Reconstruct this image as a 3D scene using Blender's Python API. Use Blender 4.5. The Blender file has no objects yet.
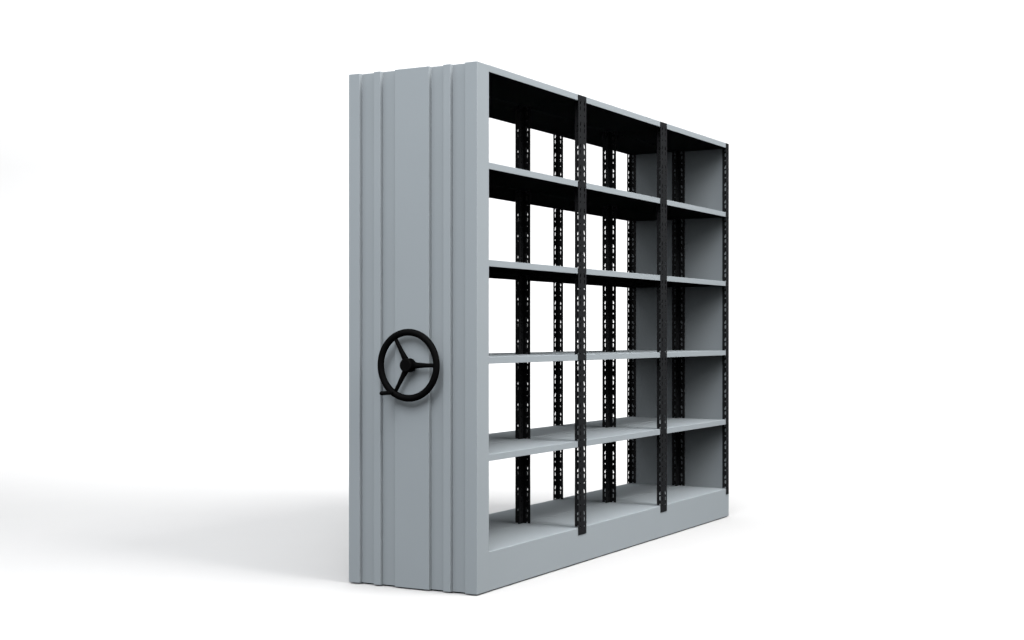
import bpy, bmesh, math
from mathutils import Vector, Matrix

sc = bpy.context.scene
COL = sc.collection

# ------------------------------------------------------------------ materials
def paint(name, rgb, rough=0.5, spec=0.3, var=0.03, bump=0.02, scale=900):
    m = bpy.data.materials.new(name); m.use_nodes = True
    nt = m.node_tree; b = nt.nodes['Principled BSDF']
    tc = nt.nodes.new('ShaderNodeTexCoord')
    n1 = nt.nodes.new('ShaderNodeTexNoise'); n1.inputs['Scale'].default_value = 3.0
    n1.inputs['Detail'].default_value = 5
    nt.links.new(tc.outputs['Object'], n1.inputs['Vector'])
    r = nt.nodes.new('ShaderNodeValToRGB')
    r.color_ramp.elements[0].position = 0.3; r.color_ramp.elements[1].position = 0.7
    r.color_ramp.elements[0].color = (*[c*(1-var) for c in rgb], 1)
    r.color_ramp.elements[1].color = (*[min(1, c*(1+var)) for c in rgb], 1)
    nt.links.new(n1.outputs['Fac'], r.inputs['Fac'])
    nt.links.new(r.outputs['Color'], b.inputs['Base Color'])
    b.inputs['Roughness'].default_value = rough
    b.inputs['Specular IOR Level'].default_value = spec
    if bump:
        n2 = nt.nodes.new('ShaderNodeTexNoise'); n2.inputs['Scale'].default_value = scale
        nt.links.new(tc.outputs['Object'], n2.inputs['Vector'])
        bp = nt.nodes.new('ShaderNodeBump'); bp.inputs['Strength'].default_value = bump
        bp.inputs['Distance'].default_value = 0.001
        nt.links.new(n2.outputs['Fac'], bp.inputs['Height'])
        nt.links.new(bp.outputs['Normal'], b.inputs['Normal'])
    return m

GREY = paint('grey_powder_coat', (0.472, 0.523, 0.556), 0.5, 0.25, 0.012, 0.05)
BLACK = paint('black_powder_coat', (0.0185, 0.0195, 0.0215), 0.5, 0.25, 0.05, 0.05)
RUBBER = paint('black_plastic', (0.0025, 0.0025, 0.0028), 0.7, 0.08, 0.05, 0.0)
STUDIO = paint('white_studio_paint', (0.81, 0.81, 0.81), 0.9, 0.0, 0.004, 0.0)

# ------------------------------------------------------------------ helpers
def link(name, bm, mat, parent=None, smooth=False, bevel=0, seg=2):
    bmesh.ops.recalc_face_normals(bm, faces=bm.faces[:])
    me = bpy.data.meshes.new(name); bm.to_mesh(me); bm.free()
    me.materials.append(mat)
    if smooth:
        for p in me.polygons: p.use_smooth = True
    o = bpy.data.objects.new(name, me); COL.objects.link(o)
    if parent: o.parent = parent
    if bevel:
        md = o.modifiers.new('bevel', 'BEVEL'); md.width = bevel; md.segments = seg
        md.limit_method = 'ANGLE'; md.angle_limit = math.radians(30)
        md.harden_normals = False
    return o

def box(bm, x0, x1, y0, y1, z0, z1):
    vs = [bm.verts.new((x, y, z)) for x in (x0, x1) for y in (y0, y1) for z in (z0, z1)]
    for f in ((0,1,3,2), (4,6,7,5), (0,4,5,1), (2,3,7,6), (0,2,6,4), (1,5,7,3)):
        bm.faces.new([vs[i] for i in f])

def prism(bm, pts, z0, z1):
    lo = [bm.verts.new((x, y, z0)) for x, y in pts]
    hi = [bm.verts.new((x, y, z1)) for x, y in pts]
    n = len(pts)
    for i in range(n):
        bm.faces.new((lo[i], lo[(i+1) % n], hi[(i+1) % n], hi[i]))
    bm.faces.new(lo[::-1]); bm.faces.new(hi)

def tube(bm, p0, p1, r0, r1=None, n=20, caps=True):
    r1 = r0 if r1 is None else r1
    p0, p1 = Vector(p0), Vector(p1); d = (p1-p0).normalized()
    a = d.orthogonal().normalized(); b = d.cross(a)
    A = [bm.verts.new(p0 + r0*(a*math.cos(t)+b*math.sin(t))) for t in [2*math.pi*i/n for i in range(n)]]
    B = [bm.verts.new(p1 + r1*(a*math.cos(t)+b*math.sin(t))) for t in [2*math.pi*i/n for i in range(n)]]
    for i in range(n): bm.faces.new((A[i], A[(i+1) % n], B[(i+1) % n], B[i]))
    if caps: bm.faces.new(A[::-1]); bm.faces.new(B)

# ------------------------------------------------------------------ dimensions (metres)
H, D, DP = 2.100, 0.605, 0.612            # height and depth of the unit
BAY = 0.938                    # bay pitch
FRAMES = [0.030, BAY, 2*BAY, 3*BAY]
RET = 0.0949                   # folded front return of the end panel
LIP = 0.0265                   # height of a shelf edge
BOTTOMS = [0.1345 + 0.388*i for i in range(6)]
BOTTOMS[5] = H - LIP
PLINTH_TOP = BOTTOMS[0] + LIP

# ------------------------------------------------------------------ the shelving unit
unit = bpy.data.objects.new('mobile_shelving_unit', None); COL.objects.link(unit)
unit.empty_display_size = 0.2
unit['label'] = 'grey steel mobile shelving unit with black perforated uprights, ribbed end panel and black handwheel'
unit['category'] = 'shelving unit'

# --- camera numbers are needed to lay out the ribs of the end panel
F_PX, ZC = 1443.0, 1.0275
AL = math.radians(28.82); SA, CA = math.sin(AL), math.cos(AL)
X0, Z0 = -0.1373, 5.661

# ribbed end panel: outline of a folded sheet, extruded upwards
ridges = [(0.0, 0.0552), (0.1229, 0.1559), (0.2231, 0.3857), (0.4559, 0.4888), (0.5586, DP)]
dep, sl = 0.018, 0.0025
outer = [(RET, 0.0), (0.0, 0.0)]
for i, (a, b) in enumerate(ridges):
    if i: outer += [(dep, a-sl), (0.0, a)]
    if i < len(ridges)-1: outer += [(0.0, b), (dep, b+sl)]
outer += [(0.0, DP), (RET, DP)]
T = 0.0025
inner = [(RET, DP-T), (dep+T, DP-T), (dep+T, T), (RET, T)]
bm = bmesh.new(); prism(bm, [(x, y - 0.0) for x, y in outer] + inner, 0.0055, H)
# top and bottom closing plates inside the fold
box(bm, dep+T+0.0005, RET-0.001, T+0.0005, D-T-0.0005, H-0.006, H-0.002)
link('end_panel', bm, GREY, unit, bevel=0.0012, seg=2)

# plain panel at the far end
bm = bmesh.new(); box(bm, 3*BAY+0.0008, 3*BAY+0.0032, 0.0045, D-0.0045, 0.104, H-0.001)
link('side_panel', bm, GREY, unit)

# plinth: a folded kick plate on every open side
bm = bmesh.new()
pl = [(RET+0.001, 0.0010), (3*BAY+0.0075, 0.0010), (3*BAY+0.0075, D-0.001), (RET+0.001, D-0.001),
      (RET+0.001, D-0.0035), (3*BAY+0.0050, D-0.0035), (3*BAY+0.0050, 0.0035), (RET+0.001, 0.0035)]
prism(bm, pl, 0.0055, PLINTH_TOP)
link('plinth', bm, GREY, unit, bevel=0.0012)

# recessed carriage the unit rolls on
bm = bmesh.new(); box(bm, 0.024, 3*BAY-0.004, 0.010, D-0.010, 0.0003, 0.10)
link('base_carriage', bm, RUBBER, unit)

# --- shelves: folded trays, one per bay, two rows back to back, six levels
def shelf_mesh(L, W, nl, nr):
    """closed pan: its front and rear edges are notched round the face of each upright"""
    n = 0.0032
    pts = [(nl, 0), (L-nr, 0), (L-nr, n), (L, n), (L, W-n), (L-nr, W-n), (L-nr, W), (nl, W), (nl, W-n), (0, W-n), (0, n), (nl, n)]
    bm = bmesh.new(); prism(bm, pts, 0, LIP)
    bmesh.ops.recalc_face_normals(bm, faces=bm.faces[:])
    es = [e for e in bm.edges if len(e.link_faces) == 2 and e.calc_face_angle(0) > 0.5
          and abs(e.verts[0].co.z - e.verts[1].co.z) < 1e-6]
    bmesh.ops.bevel(bm, geom=es, offset=0.0010, segments=2, affect='EDGES', profile=0.5)
    me = bpy.data.meshes.new('shelf')
    bm.to_mesh(me); bm.free(); me.materials.append(GREY)
    return me

gap = 0.0022
half = D/2
W1 = half - 0.0035 - 0.0012
for bay in range(3):
    x0 = FRAMES[bay] + gap
    x1 = FRAMES[bay+1] - gap
    nl = (0.0415 if bay else RET + 0.0004 - x0)
    me = shelf_mesh(x1-x0, W1, nl, 0.0415 - gap)
    me2 = me.copy()
    for row, (y0, mm) in enumerate(((0.0012, me), (D-0.0012-W1, me2))):
        for z in BOTTOMS:
            zz = z + (0.0006 if z == BOTTOMS[0] else 0)
            o = bpy.data.objects.new('shelf', mm); COL.objects.link(o)
            # the lowest deck is let into the plinth
            yy = y0
            if z == BOTTOMS[0]:
                yy = y0 + (0.0026 if row == 0 else -0.0026)
            o.parent = unit; o.location = (x0, yy, zz)

# thin sheet added on top to stop light leaking through the deck gaps
bm = bmesh.new(); box(bm, RET+0.001, 3*BAY+0.0070, 0.0016, D-0.0016, H-0.0002, H+0.0008)
link('light_leak_cover', bm, GREY, unit)

# --- perforated uprights
PER = 0.097
def ring(bm, to3, u0, u1, v0, v1, cu, cv, shape, t):
    """one rectangular cell of a plate with one real hole through it"""
    angs = sorted([math.atan2(vv-cv, uu-cu) % (2*math.pi) for uu in (u0, u1) for vv in (v0, v1)]
                  + [2*math.pi*(i+0.5)/16 for i in range(16)])
    out, hol = [], []
    for a in angs:
        c, s = math.cos(a), math.sin(a)
        ku = ((u1-cu) if c > 0 else (u0-cu))/c if abs(c) > 1e-9 else 1e9
        kv = ((v1-cv) if s > 0 else (v0-cv))/s if abs(s) > 1e-9 else 1e9
        k = min(ku, kv); out.append((cu+k*c, cv+k*s))
        ha, hb, taper, lean, p = shape
        r = (abs(c/ha)**p + abs(s/hb)**p)**(-1/p)
        hx, hz = r*c, r*s
        hx = hx*(1 - taper*hz/hb) + lean*hz
        hol.append((cu+hx, cv+hz))
    n = len(angs)
    V = [[bm.verts.new(to3(u, v, w)) for u, v in L] for w in (0, t) for L in (out, hol)]
    oa, ha_, ob, hb_ = V
    for i in range(n):
        j = (i+1) % n
        bm.faces.new((oa[i], oa[j], ha_[j], ha_[i]))
        bm.faces.new((ob[j], ob[i], hb_[i], hb_[j]))
        bm.faces.new((ha_[i], ha_[j], hb_[j], hb_[i]))

def flange(bm, to3, u0, u1, z0, z1, lean, t):
    """perforated strip with keyholes, slots and small round holes"""
    cu = (u0+u1)/2
    def plate(v0, v1):
        if v1-v0 < 1e-4: return
        P = [[bm.verts.new(to3(u, v, w)) for u, v in ((u0, v0), (u1, v0), (u1, v1), (u0, v1))] for w in (0, t)]
        bm.faces.new(P[0]); bm.faces.new(P[1][::-1])
        bm.faces.new((P[0][0], P[0][1], P[1][1], P[1][0]))
        bm.faces.new((P[0][2], P[0][3], P[1][3], P[1][2]))
    cells = []
    for k in range(0, 24):
        c = 0.031 + k*PER
        cells += [(c-0.0750, c-0.0427, cu, c-0.0600, (0.0044, 0.0046, 0, 0, 2)),
                  (c-0.0427, c-0.0142, cu, c-0.0285, (0.0045, 0.0106, 0, 0, 4)),
                  (c-0.0142, c+0.0220, cu+0.001*lean, c, (0.0056, 0.0112, 0.34, 0.28*lean, 2.4))]
    cells = [q for q in cells if q[0] >= z0 and q[1] <= z1]
    plate(z0, cells[0][0]); plate(cells[-1][1], z1)
    for v0, v1, hu, hv, shp in cells:
        ring(bm, to3, u0, u1, v0, v1, hu, hv, shp, t)
    for u in (u0, u1):       # long edges
        q = [bm.verts.new(to3(u, v, w)) for v, w in ((z0, 0), (z1, 0), (z1, t), (z0, t))]
        bm.faces.new(q)

def upright_mesh(kind, sgn):
    """kind: 'T' between bays, 'L' / 'R' at the ends; the web runs towards sgn * Y"""
    bm = bmesh.new()
    fw, wb, t = 0.040, 0.038, 0.002
    zlo, zhi = 0.130, H-0.0005
    face = lambda u, v, w: (u, sgn*w, v)
    if kind in 'TL': flange(bm, face, 0.0012 if kind == 'T' else 0.0, fw, zlo, zhi, -1, t)
    if kind in 'TR': flange(bm, face, -fw, 0.0012 if kind == 'T' else 0.0, zlo, zhi, 1, t)
    xo = {'T': -0.0010, 'L': 0.0, 'R': -0.002}[kind]
    web = lambda u, v, w: (xo+w, sgn*u, v)
    flange(bm, web, 0.0021, wb, PLINTH_TOP-0.015, BOTTOMS[5]+0.020, -1, t)
    bmesh.ops.recalc_face_normals(bm, faces=bm.faces[:])
    me = bpy.data.meshes.new('upright'); bm.to_mesh(me); bm.free(); me.materials.append(BLACK)
    return me

kinds = ['L', 'T', 'T', 'R']
for kd in 'LTR':
    for sgn, ys in ((1, (-0.0020, half+0.0008)), (-1, (half-0.0008, D+0.0020))):
        me = upright_mesh(kd, sgn)
        for i, f in enumerate(FRAMES):
            if kinds[i] != kd: continue
            for y in ys:
                if i == 0 and y < 0: y = 0.0032
                if i == 0 and y > D: y = D-0.0032
                o = bpy.data.objects.new('upright', me); COL.objects.link(o)
                o.parent = unit; o.location = (f, y, 0)

# --- handwheel on the end panel
WX, WY, WZ = -0.035, 0.2976, 0.904
wheel = bpy.data.objects.new('handwheel', None); COL.objects.link(wheel)
wheel.parent = unit; wheel.location = (WX, WY, WZ); wheel.empty_display_size = 0.1
R = 0.1322
bm = bmesh.new(); nM, nm = 96, 16
g = []
for i in range(nM):
    a = 2*math.pi*i/nM
    row = []
    for j in range(nm):
        b = 2*math.pi*j/nm
        rr = R + 0.0140*math.cos(b)
        row.append(bm.verts.new((0.0125*math.sin(b), rr*math.cos(a), rr*math.sin(a))))
    g.append(row)
for i in range(nM):
    for j in range(nm):
        bm.faces.new((g[i][j], g[(i+1) % nM][j], g[(i+1) % nM][(j+1) % nm], g[i][(j+1) % nm]))
link('rim', bm, RUBBER, wheel, smooth=True)
bm = bmesh.new(); tube(bm, (-0.024, 0, 0), (0.016, 0, 0), 0.0268, 0.0285, 40)
link('hub', bm, RUBBER, wheel, bevel=0.003)
bm = bmesh.new(); tube(bm, (0.015, 0, 0), (-WX+0.002, 0, 0), 0.018, 0.018, 32)
link('shaft', bm, RUBBER, wheel)
for ang in (180, 60, -60):
    a = math.radians(ang)
    bm = bmesh.new()
    d = Vector((0, math.cos(a), math.sin(a))); p = Vector((0, -math.sin(a), math.cos(a)))
    n = 12; rows = []
    for q, (r, wd, th) in enumerate(((0.015, 0.0150, 0.009), (0.045, 0.0118, 0.0080), (0.085, 0.0088, 0.007), (R-0.004, 0.0080, 0.0065))):
        rows.append([bm.verts.new(d*r + p*(wd*math.cos(2*math.pi*k/n)) + Vector((1, 0, 0))*(th*math.sin(2*math.pi*k/n))) for k in range(n)])
    for A, B in zip(rows, rows[1:]):
        for k in range(n): bm.faces.new((A[k], A[(k+1) % n], B[(k+1) % n], B[k]))
    bm.faces.new(rows[0]); bm.faces.new(rows[-1][::-1])
    link('spoke', bm, RUBBER, wheel, smooth=True)
a = math.radians(-57)
hy, hz = R*math.cos(a), R*math.sin(a)
bm = bmesh.new()
prof = [(0.004, 0.0075), (-0.014, 0.0075), (-0.020, 0.0078), (-0.055, 0.0084), (-0.086, 0.0080), (-0.090, 0.0060)]
rows = []
for x, r in prof:
    rows.append([bm.verts.new((x, hy + r*math.cos(2*math.pi*k/20), hz + r*math.sin(2*math.pi*k/20))) for k in range(20)])
for A, B in zip(rows, rows[1:]):
    for k in range(20): bm.faces.new((A[k], A[(k+1) % 20], B[(k+1) % 20], B[k]))
bm.faces.new(rows[0]); bm.faces.new(rows[-1][::-1])
link('handle', bm, RUBBER, wheel, smooth=False, bevel=0.001)

# ------------------------------------------------------------------ camera
Rv, Fv = Vector((SA, -CA, 0)), Vector((CA, SA, 0))
cam_pos = -X0*Rv - Z0*Fv + Vector((0, 0, ZC))
cd = bpy.data.cameras.new('camera'); cam = bpy.data.objects.new('camera', cd); COL.objects.link(cam)
cam.location = cam_pos
cam.rotation_euler = (math.pi/2, 0, math.atan2(Fv.y, Fv.x) - math.pi/2)
cd.sensor_width = 36; cd.lens = F_PX/1024*36; cd.shift_y = 14.4/1024; cd.clip_end = 200
sc.camera = cam

def at(right, fwd, z=0.0):
    """a point given in metres to the right of / ahead of where the photographer stands"""
    p = cam_pos + Rv*right + Fv*fwd; return Vector((p.x, p.y, z))

# ------------------------------------------------------------------ studio: floor sweeping up into a backdrop
prof = [(-9.0, 0.0), (-2.0, 0.0), (4.0, 0.0), (9.0, 0.0), (14.0, 0.0)]
cr = 3.0
for i in range(1, 25):
    t = math.pi/2*i/24
    prof.append((14.0 + cr*math.sin(t), cr - cr*math.cos(t)))
prof += [(17.0, 5.0), (17.0, 9.5)]
bm = bmesh.new(); rows = []
for f, z in prof:
    rows.append([bm.verts.new(at(r, f, z)) for r in (-16, -8, 0, 8, 16)])
for A, B in zip(rows, rows[1:]):
    for k in range(4): bm.faces.new((A[k], A[k+1], B[k+1], B[k]))
fl = link('floor', bm, STUDIO, smooth=True)
fl['kind'] = 'structure'

# ------------------------------------------------------------------ lamps
def area(name, pos, target, sx, sy, power, color=(1, 1, 1), spread=180):
    ld = bpy.data.lights.new(name, 'AREA'); ld.shape = 'RECTANGLE'; ld.size = sx; ld.size_y = sy
    ld.energy = power; ld.color = color; ld.spread = math.radians(spread)
    o = bpy.data.objects.new(name, ld); COL.objects.link(o); o.location = pos
    o.rotation_euler = (Vector(target) - Vector(pos)).to_track_quat('-Z', 'Y').to_euler()
    return o

area('side_softbox', (-8.0, -2.3, 8.4), (0.6, 0.3, 0.9), 7.0, 6.0, 143, (0.96, 0.975, 1.0), 74)
area('front_softbox', (1.2, -6.6, 7.6), (1.8, 0.0, 0.9), 6.0, 5.0, 140, (1, 0.985, 0.97), 70)
area('overhead_softbox', at(-0.2, 6.6, 6.8), at(-0.2, 6.6, 0), 11.0, 8.0, 240, (1, 1, 1), 140)
area('backdrop_light', at(1.4, 11.1, 7.8), at(1.4, 17.0, 2.8), 21.0, 2.0, 1100, (1, 1, 1), 140)

w = bpy.data.worlds.new('World'); sc.world = w; w.use_nodes = True
w.node_tree.nodes['Background'].inputs['Color'].default_value = (0.96, 0.98, 1, 1)
w.node_tree.nodes['Background'].inputs['Strength'].default_value = 0.37

# ------------------------------------------------------------------ render
sc.render.engine = 'CYCLES'
cy = sc.cycles
cy.max_bounces = 4; cy.diffuse_bounces = 0; cy.glossy_bounces = 0
cy.use_denoising = True
sc.view_settings.view_transform = 'Standard'; sc.view_settings.look = 'None'
sc.view_settings.exposure = 0; sc.view_settings.gamma = 1
